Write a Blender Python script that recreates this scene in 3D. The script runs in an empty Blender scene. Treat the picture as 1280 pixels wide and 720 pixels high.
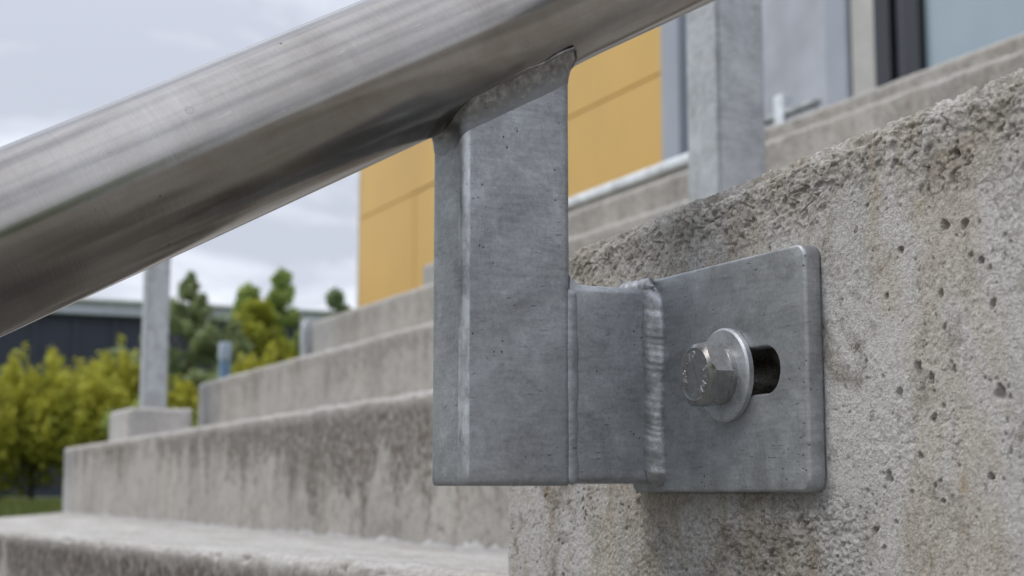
import bpy, bmesh, math, random
import numpy as np
from mathutils import Vector, Matrix

random.seed(7)
rng = np.random.default_rng(7)
SC = bpy.context.scene
COL = SC.collection
rad = math.radians

# ------------------------------------------------------------------ camera
cam_d = bpy.data.cameras.new("camera")
cam = bpy.data.objects.new("camera", cam_d)
COL.objects.link(cam)
cam.location = (0, 0, 0)
cam.rotation_euler = (rad(90 + 7.555), 0, rad(90 - 24.785))
cam_d.sensor_width = 36.0
cam_d.lens = 1900 / 1280 * 36.0
cam_d.clip_start = 0.02
cam_d.clip_end = 3000
cam_d.dof.use_dof = True
cam_d.dof.focus_distance = 0.72
cam_d.dof.aperture_fstop = 13.5
cam_d.dof.aperture_blades = 7
SC.camera = cam

# ------------------------------------------------------------------ world: overcast sky
W = bpy.data.worlds.new("World")
SC.world = W
W.use_nodes = True
wn, wl = W.node_tree.nodes, W.node_tree.links
wn.clear()
SUN_EL, SUN_AZ = rad(48), rad(202)          # azimuth measured from +Y clockwise
wo = wn.new("ShaderNodeOutputWorld")
bg = wn.new("ShaderNodeBackground")
sky = wn.new("ShaderNodeTexSky")
sky.sky_type = 'NISHITA'
sky.sun_disc = False
sky.sun_elevation = SUN_EL
sky.sun_rotation = SUN_AZ
tc = wn.new("ShaderNodeTexCoord")
mp = wn.new("ShaderNodeMapping")
mp.inputs["Scale"].default_value = (1.0, 1.0, 2.6)
mp.inputs["Rotation"].default_value = (0.2, 0.1, 0.5)
n1 = wn.new("ShaderNodeTexNoise")
n1.inputs["Scale"].default_value = 3.4
n1.inputs["Detail"].default_value = 6
n1.inputs["Roughness"].default_value = 0.56
n1.inputs["Distortion"].default_value = 0.5
r1 = wn.new("ShaderNodeValToRGB")
r1.color_ramp.elements[0].position = 0.42
r1.color_ramp.elements[0].color = (4.95, 5.25, 6.05, 1)
r1.color_ramp.elements[1].position = 0.57
r1.color_ramp.elements[1].color = (8.2, 8.5, 9.3, 1)
# overcast deck: brighter towards the zenith
sp = wn.new("ShaderNodeSeparateXYZ")
zr = wn.new("ShaderNodeMapRange")
zr.inputs["From Min"].default_value = 0.25
zr.inputs["From Max"].default_value = 1.0
zr.inputs["To Min"].default_value = 1.0
zr.inputs["To Max"].default_value = 1.6
mulc = wn.new("ShaderNodeVectorMath")
mulc.operation = 'SCALE'
mx = wn.new("ShaderNodeMix")
mx.data_type = 'RGBA'
mx.inputs["Factor"].default_value = 0.93
wl.new(tc.outputs["Generated"], mp.inputs["Vector"])
wl.new(mp.outputs["Vector"], n1.inputs["Vector"])
wl.new(n1.outputs["Fac"], r1.inputs["Fac"])
wl.new(tc.outputs["Generated"], sp.inputs["Vector"])
wl.new(sp.outputs["Z"], zr.inputs["Value"])
wl.new(r1.outputs["Color"], mulc.inputs[0])
wl.new(zr.outputs["Result"], mulc.inputs["Scale"])
wl.new(sky.outputs["Color"], mx.inputs[6])
wl.new(mulc.outputs["Vector"], mx.inputs[7])
wl.new(mx.outputs[2], bg.inputs["Color"])
bg.inputs["Strength"].default_value = 0.1
wl.new(bg.outputs["Background"], wo.inputs["Surface"])

# ------------------------------------------------------------------ sun behind the clouds
sd = bpy.data.lights.new("sun", 'SUN')
sd.energy = 1.15
sd.angle = rad(30)
sd.color = (1.0, 0.95, 0.88)
so = bpy.data.objects.new("sun", sd)
COL.objects.link(so)
sdir = Vector((math.sin(SUN_AZ) * math.cos(SUN_EL), math.cos(SUN_AZ) * math.cos(SUN_EL), math.sin(SUN_EL)))
so.rotation_euler = sdir.to_track_quat('Z', 'Y').to_euler()

SC.view_settings.view_transform = 'Standard'
SC.view_settings.look = 'None'
SC.view_settings.exposure = 0.33
SC.view_settings.gamma = 1.0
SC.view_settings.use_curve_mapping = False
SC.render.engine = 'CYCLES'
SC.cycles.use_denoising = True
SC.cycles.max_bounces = 8


# ================================================================== helpers
def tag(o, label=None, cat=None, group=None, kind=None):
    if label: o["label"] = label
    if cat: o["category"] = cat
    if group: o["group"] = group
    if kind: o["kind"] = kind
    return o


def link(name, me, mat=None, parent=None):
    o = bpy.data.objects.new(name, me)
    COL.objects.link(o)
    if mat is not None:
        me.materials.append(mat)
    if parent is not None:
        o.parent = parent
        o.matrix_parent_inverse = Matrix.Translation(-parent.location)
    return o


def empty(name, loc):
    o = bpy.data.objects.new(name, None)
    o.empty_display_size = 0.1
    o.location = loc
    COL.objects.link(o)
    return o


def from_np(name, V, Q, mat, parent=None, smooth=True, attrs=None):
    """V (n,3) array, Q (m,4) or (m,3) int array"""
    me = bpy.data.meshes.new(name)
    V = np.asarray(V, np.float32)
    Q = np.asarray(Q, np.int32)
    k = Q.shape[1]
    me.vertices.add(len(V))
    me.vertices.foreach_set("co", V.ravel())
    me.loops.add(Q.size)
    me.loops.foreach_set("vertex_index", Q.ravel())
    me.polygons.add(len(Q))
    me.polygons.foreach_set("loop_start", np.arange(0, Q.size, k, dtype=np.int32))
    me.polygons.foreach_set("use_smooth", np.full(len(Q), smooth))
    for an, av in (attrs or {}).items():
        a = me.attributes.new(an, 'FLOAT', 'POINT')
        a.data.foreach_set("value", np.asarray(av, np.float32).ravel())
    me.update(calc_edges=True)
    me.validate()
    return link(name, me, mat, parent)


def bm_obj(name, bm, mat, parent=None, smooth=False):
    me = bpy.data.meshes.new(name)
    bmesh.ops.recalc_face_normals(bm, faces=bm.faces)
    bm.to_mesh(me)
    bm.free()
    if smooth:
        me.polygons.foreach_set("use_smooth", np.full(len(me.polygons), True))
    return link(name, me, mat, parent)


def add_box(bm, x0, x1, y0, y1, z0, z1):
    vs = [bm.verts.new((x, y, z)) for z in (z0, z1) for y in (y0, y1) for x in (x0, x1)]
    for f in ((0, 1, 3, 2), (4, 6, 7, 5), (0, 4, 5, 1), (1, 5, 7, 3), (3, 7, 6, 2), (2, 6, 4, 0)):
        bm.faces.new([vs[i] for i in f])


def box(name, x0, x1, y0, y1, z0, z1, mat, parent=None, bevel=0.0, segs=2):
    bm = bmesh.new()
    add_box(bm, x0, x1, y0, y1, z0, z1)
    if bevel:
        bmesh.ops.bevel(bm, geom=bm.edges[:], offset=bevel, segments=segs, affect='EDGES', profile=0.5)
    return bm_obj(name, bm, mat, parent, smooth=bool(bevel and segs > 2))


def _h(ix, iy, iz, seed):
    n = (ix.astype(np.uint32) * np.uint32(374761393) + iy.astype(np.uint32) * np.uint32(668265263)
         + iz.astype(np.uint32) * np.uint32(2147483647 & 0x7FEB352D) + np.uint32((seed * 1013904223) & 0xFFFFFFFF))
    n = (n ^ (n >> np.uint32(13))) * np.uint32(1274126177)
    n = (n ^ (n >> np.uint32(16))) * np.uint32(2246822519)
    n = n ^ (n >> np.uint32(15))
    return n.astype(np.float64) / 4294967295.0


def vnoise(P, scale, seed=0):
    """value noise in [-1,1]"""
    p = P * np.asarray(scale, float) + 1000.37
    i = np.floor(p).astype(np.int64)
    f = p - i
    f = f * f * (3 - 2 * f)
    r = 0
    for dx in (0, 1):
        wx = f[:, 0] if dx else 1 - f[:, 0]
        for dy in (0, 1):
            wy = f[:, 1] if dy else 1 - f[:, 1]
            for dz in (0, 1):
                wz = f[:, 2] if dz else 1 - f[:, 2]
                r = r + wx * wy * wz * _h(i[:, 0] + dx, i[:, 1] + dy, i[:, 2] + dz, seed)
    return r * 2 - 1


def fbm(P, scale, octv=4, seed=0, gain=0.5):
    s = np.asarray(scale, float)
    a, t, r = 1.0, 0.0, 0
    for k in range(octv):
        r = r + a * vnoise(P, s, seed + k * 17)
        t += a
        a *= gain
        s = s * 2.07
    return r / t


def sstep(a, b, x):
    t = np.clip((x - a) / (b - a), 0, 1)
    return t * t * (3 - 2 * t)


def coords(*segs):
    """concatenate (a, b, step) runs into a sorted coordinate list"""
    out = []
    for a, b, st in segs:
        n = max(1, int(round((b - a) / st)))
        out.extend(np.linspace(a, b, n + 1)[(1 if out else 0):])
    return np.array(out)


def rounded_slab(name, xs, ys, zs, r, mat, parent=None, disp=None, reshape=None, faces=("front", "top", "left", "right"), extra=None):
    """dense rounded box: front is the -Y face. disp(pos, nrm) -> offset along normal; reshape(V) -> V"""
    lo = np.array([xs[0], ys[0], zs[0]]); hi = np.array([xs[-1], ys[-1], zs[-1]])
    ilo, ihi = lo + r, hi - r
    ilo[2] = lo[2]                       # the bottom stays square
    ihi[1] = hi[1]
    Vs, Qs, off = [], [], 0

    def grid(A, B, fn, flip):
        nonlocal off
        a, b = np.meshgrid(A, B, indexing='ij')
        P = fn(a.ravel(), b.ravel())
        idx = np.arange(a.size).reshape(a.shape) + off
        q = np.stack([idx[:-1, :-1].ravel(), idx[1:, :-1].ravel(), idx[1:, 1:].ravel(), idx[:-1, 1:].ravel()], 1)
        if flip:
            q = q[:, ::-1]
        Vs.append(P); Qs.append(q); off += a.size
    one = np.ones_like
    if "front" in faces: grid(xs, zs, lambda a, b: np.stack([a, one(a) * ys[0], b], 1), False)
    if "top" in faces: grid(xs, ys, lambda a, b: np.stack([a, b, one(a) * zs[-1]], 1), False)
    if "left" in faces: grid(ys, zs, lambda a, b: np.stack([one(a) * xs[0], a, b], 1), True)
    if "right" in faces: grid(ys, zs, lambda a, b: np.stack([one(a) * xs[-1], a, b], 1), False)
    if "back" in faces: grid(xs, zs, lambda a, b: np.stack([a, one(a) * ys[-1], b], 1), True)
    P = np.concatenate(Vs); Q = np.concatenate(Qs)
    q = np.clip(P, ilo, ihi)
    d = P - q
    L = np.linalg.norm(d, axis=1, keepdims=True)
    N = np.where(L > 1e-9, d / np.maximum(L, 1e-9), 0)
    pos = np.where(L > 1e-9, q + N * r, P)
    if disp is not None:
        pos = pos + N * disp(pos, N)[:, None]
    below = hi[2] - pos[:, 2]
    if reshape is not None:
        pos = reshape(pos)
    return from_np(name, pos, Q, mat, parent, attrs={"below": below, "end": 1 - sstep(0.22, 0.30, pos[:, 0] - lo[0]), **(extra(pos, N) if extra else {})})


def tube(bm, pts, radii, n=24, cap=True, frame_up=Vector((0, 0, 1))):
    """swept tube through pts (Vectors)"""
    rings = []
    for i, p in enumerate(pts):
        t = (pts[min(i + 1, len(pts) - 1)] - pts[max(i - 1, 0)]).normalized()
        u = t.cross(frame_up)
        if u.length < 1e-4:
            u = t.cross(Vector((1, 0, 0)))
        u.normalize(); v = u.cross(t).normalized()
        rr = radii[i] if hasattr(radii, '__len__') else radii
        rings.append([bm.verts.new(p + (u * math.cos(a) + v * math.sin(a)) * rr) for a in (2 * math.pi * k / n for k in range(n))])
    for a, b in zip(rings, rings[1:]):
        for k in range(n):
            bm.faces.new((a[k], a[(k + 1) % n], b[(k + 1) % n], b[k]))
    if cap:
        bm.faces.new(rings[0][::-1]); bm.faces.new(rings[-1])


# ------------------------------------------------------------------ node helper
class NT:
    def __init__(s, name):
        s.m = bpy.data.materials.new(name)
        s.m.use_nodes = True
        s.n = s.m.node_tree.nodes; s.l = s.m.node_tree.links
        s.b = s.n["Principled BSDF"]
        s.tc = s.n.new("ShaderNodeTexCoord")
        s.obj = s.tc.outputs["Object"]

    def set(s, **k):
        for a, v in k.items():
            i = s.b.inputs[a.replace("_", " ")]
            if hasattr(v, "is_linked") or hasattr(v, "links"):
                s.l.new(v, i)
            else:
                i.default_value = v if not isinstance(v, tuple) or len(v) == 4 else (*v, 1)
        return s

    def mapv(s, scale, vec=None, rot=(0, 0, 0), loc=(0, 0, 0)):
        m = s.n.new("ShaderNodeMapping")
        m.inputs["Scale"].default_value = scale if isinstance(scale, tuple) else (scale,) * 3
        m.inputs["Rotation"].default_value = rot
        m.inputs["Location"].default_value = loc
        s.l.new(vec or s.obj, m.inputs["Vector"])
        return m.outputs["Vector"]

    def noise(s, scale, detail=4, rough=0.55, vec=None, dist=0.0, sc3=None, rot=(0, 0, 0)):
        t = s.n.new("ShaderNodeTexNoise")
        t.inputs["Scale"].default_value = scale
        t.inputs["Detail"].default_value = detail
        t.inputs["Roughness"].default_value = rough
        t.inputs["Distortion"].default_value = dist
        v = vec or s.obj
        if sc3: v = s.mapv(sc3, v, rot)
        s.l.new(v, t.inputs["Vector"])
        return t.outputs["Fac"]

    def voro(s, scale, vec=None, rnd=1.0, out="Distance", feature='F1'):
        t = s.n.new("ShaderNodeTexVoronoi")
        t.feature = feature
        t.inputs["Scale"].default_value = scale
        t.inputs["Randomness"].default_value = rnd
        s.l.new(vec or s.obj, t.inputs["Vector"])
        return t.outputs[out]

    def ramp(s, fac, *stops, interp='LINEAR'):
        r = s.n.new("ShaderNodeValToRGB")
        r.color_ramp.interpolation = interp
        e = r.color_ramp.elements
        while len(e) < len(stops): e.new(0.5)
        for k, (p, c) in enumerate(stops):
            e[k].position = p
            c = (c, c, c) if isinstance(c, (int, float)) else c
            e[k].color = (*c, 1)
        s.l.new(fac, r.inputs["Fac"])
        return r.outputs["Color"]

    def mix(s, fac, a, b, mode='MIX'):
        m = s.n.new("ShaderNodeMix")
        m.data_type = 'RGBA'; m.blend_type = mode
        for i, v in ((0, fac), (6, a), (7, b)):
            if hasattr(v, "links"): s.l.new(v, m.inputs[i])
            elif i == 0: m.inputs[0].default_value = v
            else: m.inputs[i].default_value = (*v, 1)
        return m.outputs[2]

    def math(s, op, a, b=0.0, clamp=False):
        m = s.n.new("ShaderNodeMath")
        m.operation = op; m.use_clamp = clamp
        for i, v in ((0, a), (1, b)):
            if hasattr(v, "links"): s.l.new(v, m.inputs[i])
            else: m.inputs[i].default_value = v
        return m.outputs[0]

    def attr(s, name):
        a = s.n.new("ShaderNodeAttribute"); a.attribute_name = name
        return a.outputs["Fac"]

    def bump(s, h, strength=0.3, dist=0.001, prev=None):
        b = s.n.new("ShaderNodeBump")
        b.inputs["Strength"].default_value = strength
        b.inputs["Distance"].default_value = dist
        s.l.new(h, b.inputs["Height"])
        if prev is not None: s.l.new(prev, b.inputs["Normal"])
        s.l.new(b.outputs["Normal"], s.b.inputs["Normal"])
        return b.outputs["Normal"]


# ================================================================== materials
def mat_concrete_near():
    t = NT("board_cast_concrete_close")
    warm = t.noise(9, 5, 0.6)
    c = t.ramp(warm, (0.34, (0.40, 0.345, 0.28)), (0.5, (0.51, 0.465, 0.40)), (0.64, (0.58, 0.545, 0.495)))
    # paler and cooler vertical runs left by the formwork
    run = t.noise(1.0, 4, 0.6, sc3=(26, 26, 3.0), dist=0.6)
    c = t.mix(t.ramp(run, (0.48, 0.0), (0.60, 0.7)), c, (0.56, 0.555, 0.55))
    # brown weathering near the worn arris and ochre patches
    be = t.attr("below")
    topm = t.ramp(t.math('ADD', t.math('MULTIPLY', be, 14.0), t.math('MULTIPLY', t.noise(38, 4, 0.65), 0.9)), (0.55, 1.0), (1.25, 0.0))
    c = t.mix(t.math('MULTIPLY', topm, 0.45), c, t.mix(t.ramp(t.noise(70, 4, 0.7), (0.40, 0.0), (0.62, 1.0)), (0.185, 0.160, 0.128), (0.37, 0.325, 0.265)))
    och = t.ramp(t.noise(42, 3, 0.6, sc3=(1.1, 1, 0.8)), (0.66, 0.0), (0.76, 0.75))
    c = t.mix(t.math('MULTIPLY', och, 0.8), c, (0.38, 0.25, 0.12))
    pale = t.ramp(t.noise(1.0, 6, 0.66, vec=t.mapv((17, 17, 9)), dist=0.9), (0.47, 0.0), (0.56, 0.85))
    c = t.mix(pale, c, (0.62, 0.605, 0.595))
    grime = t.ramp(t.noise(24, 6, 0.72, dist=0.5), (0.53, 0.0), (0.66, 0.7))
    c = t.mix(grime, c, (0.22, 0.185, 0.145))
    fines = t.ramp(t.noise(1.0, 5, 0.72, vec=t.mapv((150, 150, 110))), (0.60, 0.0), (0.68, 0.8))
    c = t.mix(t.math('MULTIPLY', fines, t.ramp(t.noise(20, 3, 0.6), (0.42, 0.1), (0.60, 1.0))), c, (0.14, 0.115, 0.09))
    st = t.ramp(t.attr("stone"), (0.0, (0.24, 0.21, 0.17)), (0.25, (0.36, 0.325, 0.275)), (0.5, (0.48, 0.44, 0.385)), (0.75, (0.42, 0.41, 0.395)), (0.9, (0.60, 0.555, 0.49)))
    c = t.mix(t.math('MULTIPLY', t.attr("worn"), 0.5), c, st)
    # sand grains and dark specks
    sand = t.noise(950, 3, 0.75)
    c = t.mix(0.55, c, t.ramp(sand, (0.34, 0.28), (0.5, 0.5), (0.66, 0.68)), 'OVERLAY')
    grain = t.noise(330, 4, 0.75)
    c = t.mix(0.55, c, t.ramp(grain, (0.36, 0.28), (0.5, 0.5), (0.64, 0.68)), 'OVERLAY')
    speck = t.ramp(t.voro(330), (0.09, 1.0), (0.2, 0.0))
    sm = t.ramp(t.noise(30, 3, 0.7), (0.42, 0.0), (0.6, 0.9))
    c = t.mix(t.math('MULTIPLY', speck, sm), c, (0.13, 0.11, 0.09))
    t.set(Base_Color=c, Roughness=0.95)
    t.b.inputs["Specular IOR Level"].default_value = 0.2
    n = t.bump(sand, 0.85, 0.0010)
    t.bump(grain, 0.8, 0.0018, n)
    return t.m


def mat_concrete_step(name, seed, dark=1.0, base=(0.405, 0.388, 0.362)):
    t = NT(name)
    v = t.mapv(1.0, loc=(seed * 3.1, seed * 1.7, seed))
    geo = t.n.new("ShaderNodeNewGeometry")
    sep = t.n.new("ShaderNodeSeparateXYZ"); t.l.new(geo.outputs["Normal"], sep.inputs[0])
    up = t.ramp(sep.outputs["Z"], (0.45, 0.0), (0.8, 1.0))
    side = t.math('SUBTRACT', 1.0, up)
    b0 = tuple(x * 0.84 for x in base); b1 = tuple(x * 1.12 for x in base)
    c = t.mix(t.ramp(t.noise(3.5, 6, 0.62, vec=v), (0.35, 0.0), (0.65, 1.0)), b0, b1)
    run = t.noise(1.0, 5, 0.6, vec=t.mapv((9, 9, 0.7), v), dist=0.4)
    c = t.mix(t.math('MULTIPLY', t.ramp(run, (0.42, 0.0), (0.62, 0.8)), side), c, tuple(x * 1.2 for x in base))
    warm = t.noise(1.0, 4, 0.6, vec=t.mapv((7, 7, 2.2), v, loc=(4, 0, 2)))
    c = t.mix(t.math('MULTIPLY', t.ramp(warm, (0.55, 0.0), (0.7, 0.5)), side), c, (0.30, 0.235, 0.20))
    # dark algae drips hanging from the nosing
    be = t.attr("below")
    drip = t.noise(1.0, 5, 0.65, vec=t.mapv((16, 16, 2.4), v, loc=(1, 7, 0)), dist=0.5)
    blot = t.noise(60, 4, 0.7, vec=v)
    far = t.noise(1.0, 2, 0.5, vec=t.mapv((1.3, 1.3, 0.1), v, loc=(9, 2, 0)))
    h = t.math('SUBTRACT', t.math('ADD', t.math('MULTIPLY', drip, 1.25), t.math('MULTIPLY', t.math('SUBTRACT', blot, 0.5), 0.9)), t.math('MULTIPLY', be, 3.1))
    h = t.math('ADD', h, t.math('MULTIPLY', t.math('SUBTRACT', far, 0.5), 0.9))
    sx = t.n.new('ShaderNodeSeparateXYZ'); t.l.new(t.obj, sx.inputs[0])
    h = t.math('ADD', h, t.ramp(t.math('ADD', t.math('MULTIPLY', sx.outputs['X'], 0.2), 1.0), (0.10, 0.0), (0.62, 0.16 if dark > 1 else 0.0)))
    dm = t.math('MULTIPLY', t.ramp(h, (0.36, 0.0), (0.52, 1.0)), t.ramp(be, (0.008, 0.0), (0.03, 1.0)))
    dm = t.math('MULTIPLY', dm, t.ramp(t.noise(70, 5, 0.75, vec=v), (0.40, 0.25), (0.56, 1.0)))
    c = t.mix(t.math('MULTIPLY', dm, 0.80 * dark, True), c, (0.115, 0.095, 0.082))
    dots = t.ramp(t.voro(60, vec=v), (0.12, 1.0), (0.22, 0.0))
    dsel = t.ramp(t.noise(9, 3, 0.6, vec=v), (0.5, 0.0), (0.6, 0.8))
    c = t.mix(t.math('MULTIPLY', t.math('MULTIPLY', dots, dsel), side), c, (0.14, 0.12, 0.105))
    mott = t.ramp(t.noise(26, 6, 0.72, vec=v), (0.50, 0.0), (0.64, 0.5 * min(1.0, dark + 0.3)))
    c = t.mix(t.math('MULTIPLY', mott, side), c, (0.20, 0.18, 0.16))
    c = t.mix(t.math('MULTIPLY', t.math('MULTIPLY', t.attr("end"), side), 0.45), c, (0.43, 0.44, 0.46))  # pale cool riser ends: their sky reflection put into the colour
    # treads: paler, cleaner
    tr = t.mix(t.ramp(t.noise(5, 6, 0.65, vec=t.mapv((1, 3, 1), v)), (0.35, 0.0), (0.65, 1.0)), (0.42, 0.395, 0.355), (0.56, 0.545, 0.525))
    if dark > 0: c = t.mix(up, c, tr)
    sand = t.noise(240, 4, 0.7, vec=v)
    c = t.mix(0.6, c, t.ramp(sand, (0.3, 0.30), (0.5, 0.5), (0.7, 0.70)), 'OVERLAY')
    c = t.mix(0.5, c, t.ramp(t.noise(75, 4, 0.75, vec=v), (0.3, 0.32), (0.5, 0.5), (0.7, 0.66)), 'OVERLAY')
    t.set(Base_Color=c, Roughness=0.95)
    t.b.inputs["Specular IOR Level"].default_value = 0.2
    t.bump(sand, 0.8, 0.004)
    return t.m


def mat_galv(name="galvanised_steel", tone=1.0, sc=1.0):
    t = NT(name)
    cl = t.noise(30 * sc, 6, 0.66, dist=0.9)
    c = t.ramp(cl, (0.3, (0.285 * tone, 0.295 * tone, 0.305 * tone)), (0.5, (0.385 * tone, 0.40 * tone, 0.415 * tone)), (0.72, (0.50 * tone, 0.52 * tone, 0.54 * tone)))
    scr = t.noise(1.0, 4, 0.65, vec=t.mapv((70 * sc, 70 * sc, 420 * sc), rot=(0.35, 0.35, 0.1)))
    c = t.mix(0.32, c, t.ramp(scr, (0.3, 0.3), (0.5, 0.5), (0.7, 0.7)), 'OVERLAY')
    spk = t.noise(520 * sc, 3, 0.75)
    c = t.mix(0.4, c, t.ramp(spk, (0.3, 0.30), (0.5, 0.5), (0.68, 0.66)), 'OVERLAY')
    crk = t.ramp(t.noise(1.0, 2, 0.5, vec=t.mapv((150 * sc, 150 * sc, 1100 * sc), rot=(0.5, 0.6, 0.2))), (0.66, 0.0), (0.72, 0.8))
    c = t.mix(t.math('MULTIPLY', crk, t.ramp(t.noise(28 * sc, 3, 0.6), (0.5, 0.0), (0.62, 1.0))), c, (0.09, 0.09, 0.09))
    vz = t.n.new("ShaderNodeTexVoronoi"); vz.inputs["Scale"].default_value = 170 * sc
    t.l.new(t.mapv(1.0), vz.inputs["Vector"])
    vzs = t.n.new("ShaderNodeSeparateColor"); t.l.new(vz.outputs["Color"], vzs.inputs[0])
    c = t.mix(0.28, c, t.ramp(vzs.outputs[0], (0.0, 0.40), (1.0, 0.60)), 'OVERLAY')
    bloom = t.ramp(t.noise(1.0, 5, 0.7, vec=t.mapv((24 * sc, 24 * sc, 13 * sc), loc=(3, 1, 7)), dist=1.0), (0.54, 0.0), (0.66, 0.28))
    c = t.mix(bloom, c, (0.55 * tone, 0.575 * tone, 0.60 * tone))
    drip = t.noise(1.0, 3, 0.55, vec=t.mapv((60 * sc, 60 * sc, 6 * sc)))
    c = t.mix(t.ramp(drip, (0.55, 0.0), (0.72, 0.35)), c, (0.37 * tone, 0.39 * tone, 0.42 * tone))
    pit = t.ramp(t.voro(260 * sc, vec=t.mapv((1, 1, 0.75))), (0.10, 1.0), (0.15, 0.0))
    psel = t.ramp(t.noise(34 * sc, 3, 0.7), (0.54, 0.0), (0.62, 1.0))
    pit = t.math('MULTIPLY', pit, psel)
    c = t.mix(t.math('MULTIPLY', pit, 0.8), c, (0.05, 0.045, 0.04))
    ro = t.ramp(t.noise(60 * sc, 4, 0.6), (0.3, 0.40), (0.7, 0.56))
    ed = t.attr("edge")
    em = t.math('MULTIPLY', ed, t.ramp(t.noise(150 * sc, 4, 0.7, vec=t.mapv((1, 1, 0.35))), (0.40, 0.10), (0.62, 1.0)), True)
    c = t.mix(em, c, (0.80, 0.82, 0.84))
    t.set(Base_Color=c, Roughness=ro, Metallic=0.62)
    b = t.bump(t.noise(300 * sc, 4, 0.7), 0.35, 0.0003 / sc)
    b = t.bump(scr, 0.22, 0.0003 / sc, b)
    b = t.bump(t.noise(26 * sc, 3, 0.5), 0.5, 0.0012 / sc, b)
    t.bump(t.math('SUBTRACT', 1.0, pit), 0.6, 0.0006 / sc, b)
    return t.m


def mat_weld(name="weld_metal"):
    t = NT(name)
    c = t.ramp(t.noise(160, 4, 0.65), (0.34, (0.30, 0.305, 0.31)), (0.55, (0.42, 0.43, 0.445)), (0.72, (0.66, 0.675, 0.695)))
    t.set(Base_Color=c, Roughness=t.ramp(t.noise(120, 3, 0.6), (0.3, 0.28), (0.7, 0.48)), Metallic=0.7)
    t.bump(t.noise(420, 4, 0.7), 0.5, 0.0006)
    return t.m


def mat_weld_dark(name="tarnished_fillet_metal"):
    t = NT(name)
    st = t.noise(1.0, 4, 0.65, vec=t.mapv((60, 200, 200), rot=(0.5, 0, 0)))
    c = t.ramp(st, (0.34, (0.15, 0.14, 0.125)), (0.5, (0.24, 0.235, 0.225)), (0.66, (0.38, 0.375, 0.36)))
    c = t.mix(t.ramp(t.math('ADD', t.attr("up"), t.math('MULTIPLY', t.math('SUBTRACT', st, 0.5), 0.8)), (0.10, 0.0), (0.6, 1.0)), (0.25, 0.26, 0.275), c)
    soot = t.ramp(t.noise(70, 4, 0.7), (0.62, 0.0), (0.70, 0.85))
    c = t.mix(soot, c, (0.06, 0.05, 0.045))
    t.set(Base_Color=c, Roughness=0.42, Metallic=0.75)
    b = t.bump(st, 0.4, 0.0010)
    t.bump(t.noise(240, 4, 0.7), 0.35, 0.0006, b)
    return t.m


TH = 0.4951            # slope of the rail


def mat_stainless():
    t = NT("brushed_stainless_tube")
    # local frame: x' along the tube
    g = t.mapv(1.0, rot=(-TH, 0, 0))
    long_ = t.noise(1.0, 5, 0.6, vec=t.mapv((420, 9, 420), g))
    ring = t.noise(1.0, 3, 0.6, vec=t.mapv((30, 900, 30), g))
    blot = t.noise(16, 6, 0.68, vec=t.mapv((1, 0.8, 1), g), dist=0.4)
    c = t.ramp(blot, (0.30, (0.27, 0.25, 0.228)), (0.5, (0.325, 0.308, 0.288)), (0.70, (0.385, 0.37, 0.355)))
    c = t.mix(0.12, c, t.ramp(long_, (0.3, 0.36), (0.5, 0.5), (0.7, 0.63)), 'OVERLAY')
    c = t.mix(0.08, c, t.ramp(ring, (0.3, 0.3), (0.5, 0.5), (0.7, 0.7)), 'OVERLAY')
    # brown dirt film, plus the ground's reflection painted in, heavier on the underside
    geo = t.n.new("ShaderNodeNewGeometry")
    brownish = t.noise(1.0, 5, 0.7, vec=t.mapv((90, 60, 90), g))
    sepn = t.n.new("ShaderNodeSeparateXYZ"); t.l.new(geo.outputs["Normal"], sepn.inputs[0])
    lowf = t.ramp(sepn.outputs["Z"], (0.0, 1.0), (0.55, 0.25))      # dirt and painted reflection fade towards the top
    c = t.mix(t.math('MULTIPLY', t.ramp(brownish, (0.46, 0.0), (0.70, 0.30)), lowf), c, (0.29, 0.255, 0.21))
    scuf = t.ramp(t.noise(1.0, 3, 0.6, vec=t.mapv((400, 60, 400), g, rot=(0.0, 0.3, 0.5))), (0.64, 0.0), (0.70, 0.6))
    c = t.mix(t.math('MULTIPLY', scuf, t.ramp(t.noise(18, 3, 0.6, vec=g), (0.48, 0.0), (0.6, 0.5))), c, (0.52, 0.50, 0.47))
    rust = t.math('MULTIPLY', t.ramp(t.noise(420, 4, 0.75, vec=g), (0.64, 0.0), (0.70, 1.0)), t.ramp(t.noise(15, 3, 0.6, vec=g), (0.52, 0.0), (0.62, 1.0)))
    c = t.mix(t.math('MULTIPLY', rust, 0.7), c, (0.10, 0.065, 0.04))
    # dried drops: dull rings
    vd = t.n.new("ShaderNodeTexVoronoi")
    vd.inputs["Scale"].default_value = 70
    t.l.new(g, vd.inputs["Vector"])
    rg = t.ramp(vd.outputs["Distance"], (0.10, 0.25), (0.135, 0.9), (0.16, 0.0))
    sel = t.n.new("ShaderNodeSeparateColor"); t.l.new(vd.outputs["Color"], sel.inputs[0])
    rg = t.math('MULTIPLY', rg, t.ramp(sel.outputs[0], (0.86, 0.0), (0.87, 1.0)))
    c = t.mix(t.math('MULTIPLY', rg, 0.45), c, (0.17, 0.14, 0.10))
    pts = t.ramp(t.voro(75, vec=g), (0.035, 1.0), (0.05, 0.0))
    vs = t.ramp(t.noise(24, 2, 0.5, vec=g), (0.54, 0.0), (0.58, 1.0))
    c = t.mix(t.math('MULTIPLY', pts, vs), c, (0.03, 0.025, 0.02))
    ro = t.math('ADD', t.math('MULTIPLY', blot, 0.08), t.math('MULTIPLY', long_, 0.04))
    ro = t.math('ADD', ro, 0.11)
    t.set(Base_Color=c, Roughness=ro, Metallic=1.0)
    b = t.bump(long_, 0.04, 0.0005)
    b = t.bump(ring, 0.08, 0.00025, b)
    t.bump(t.noise(14, 3, 0.5, vec=g), 0.06, 0.0010, b)
    return t.m


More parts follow.
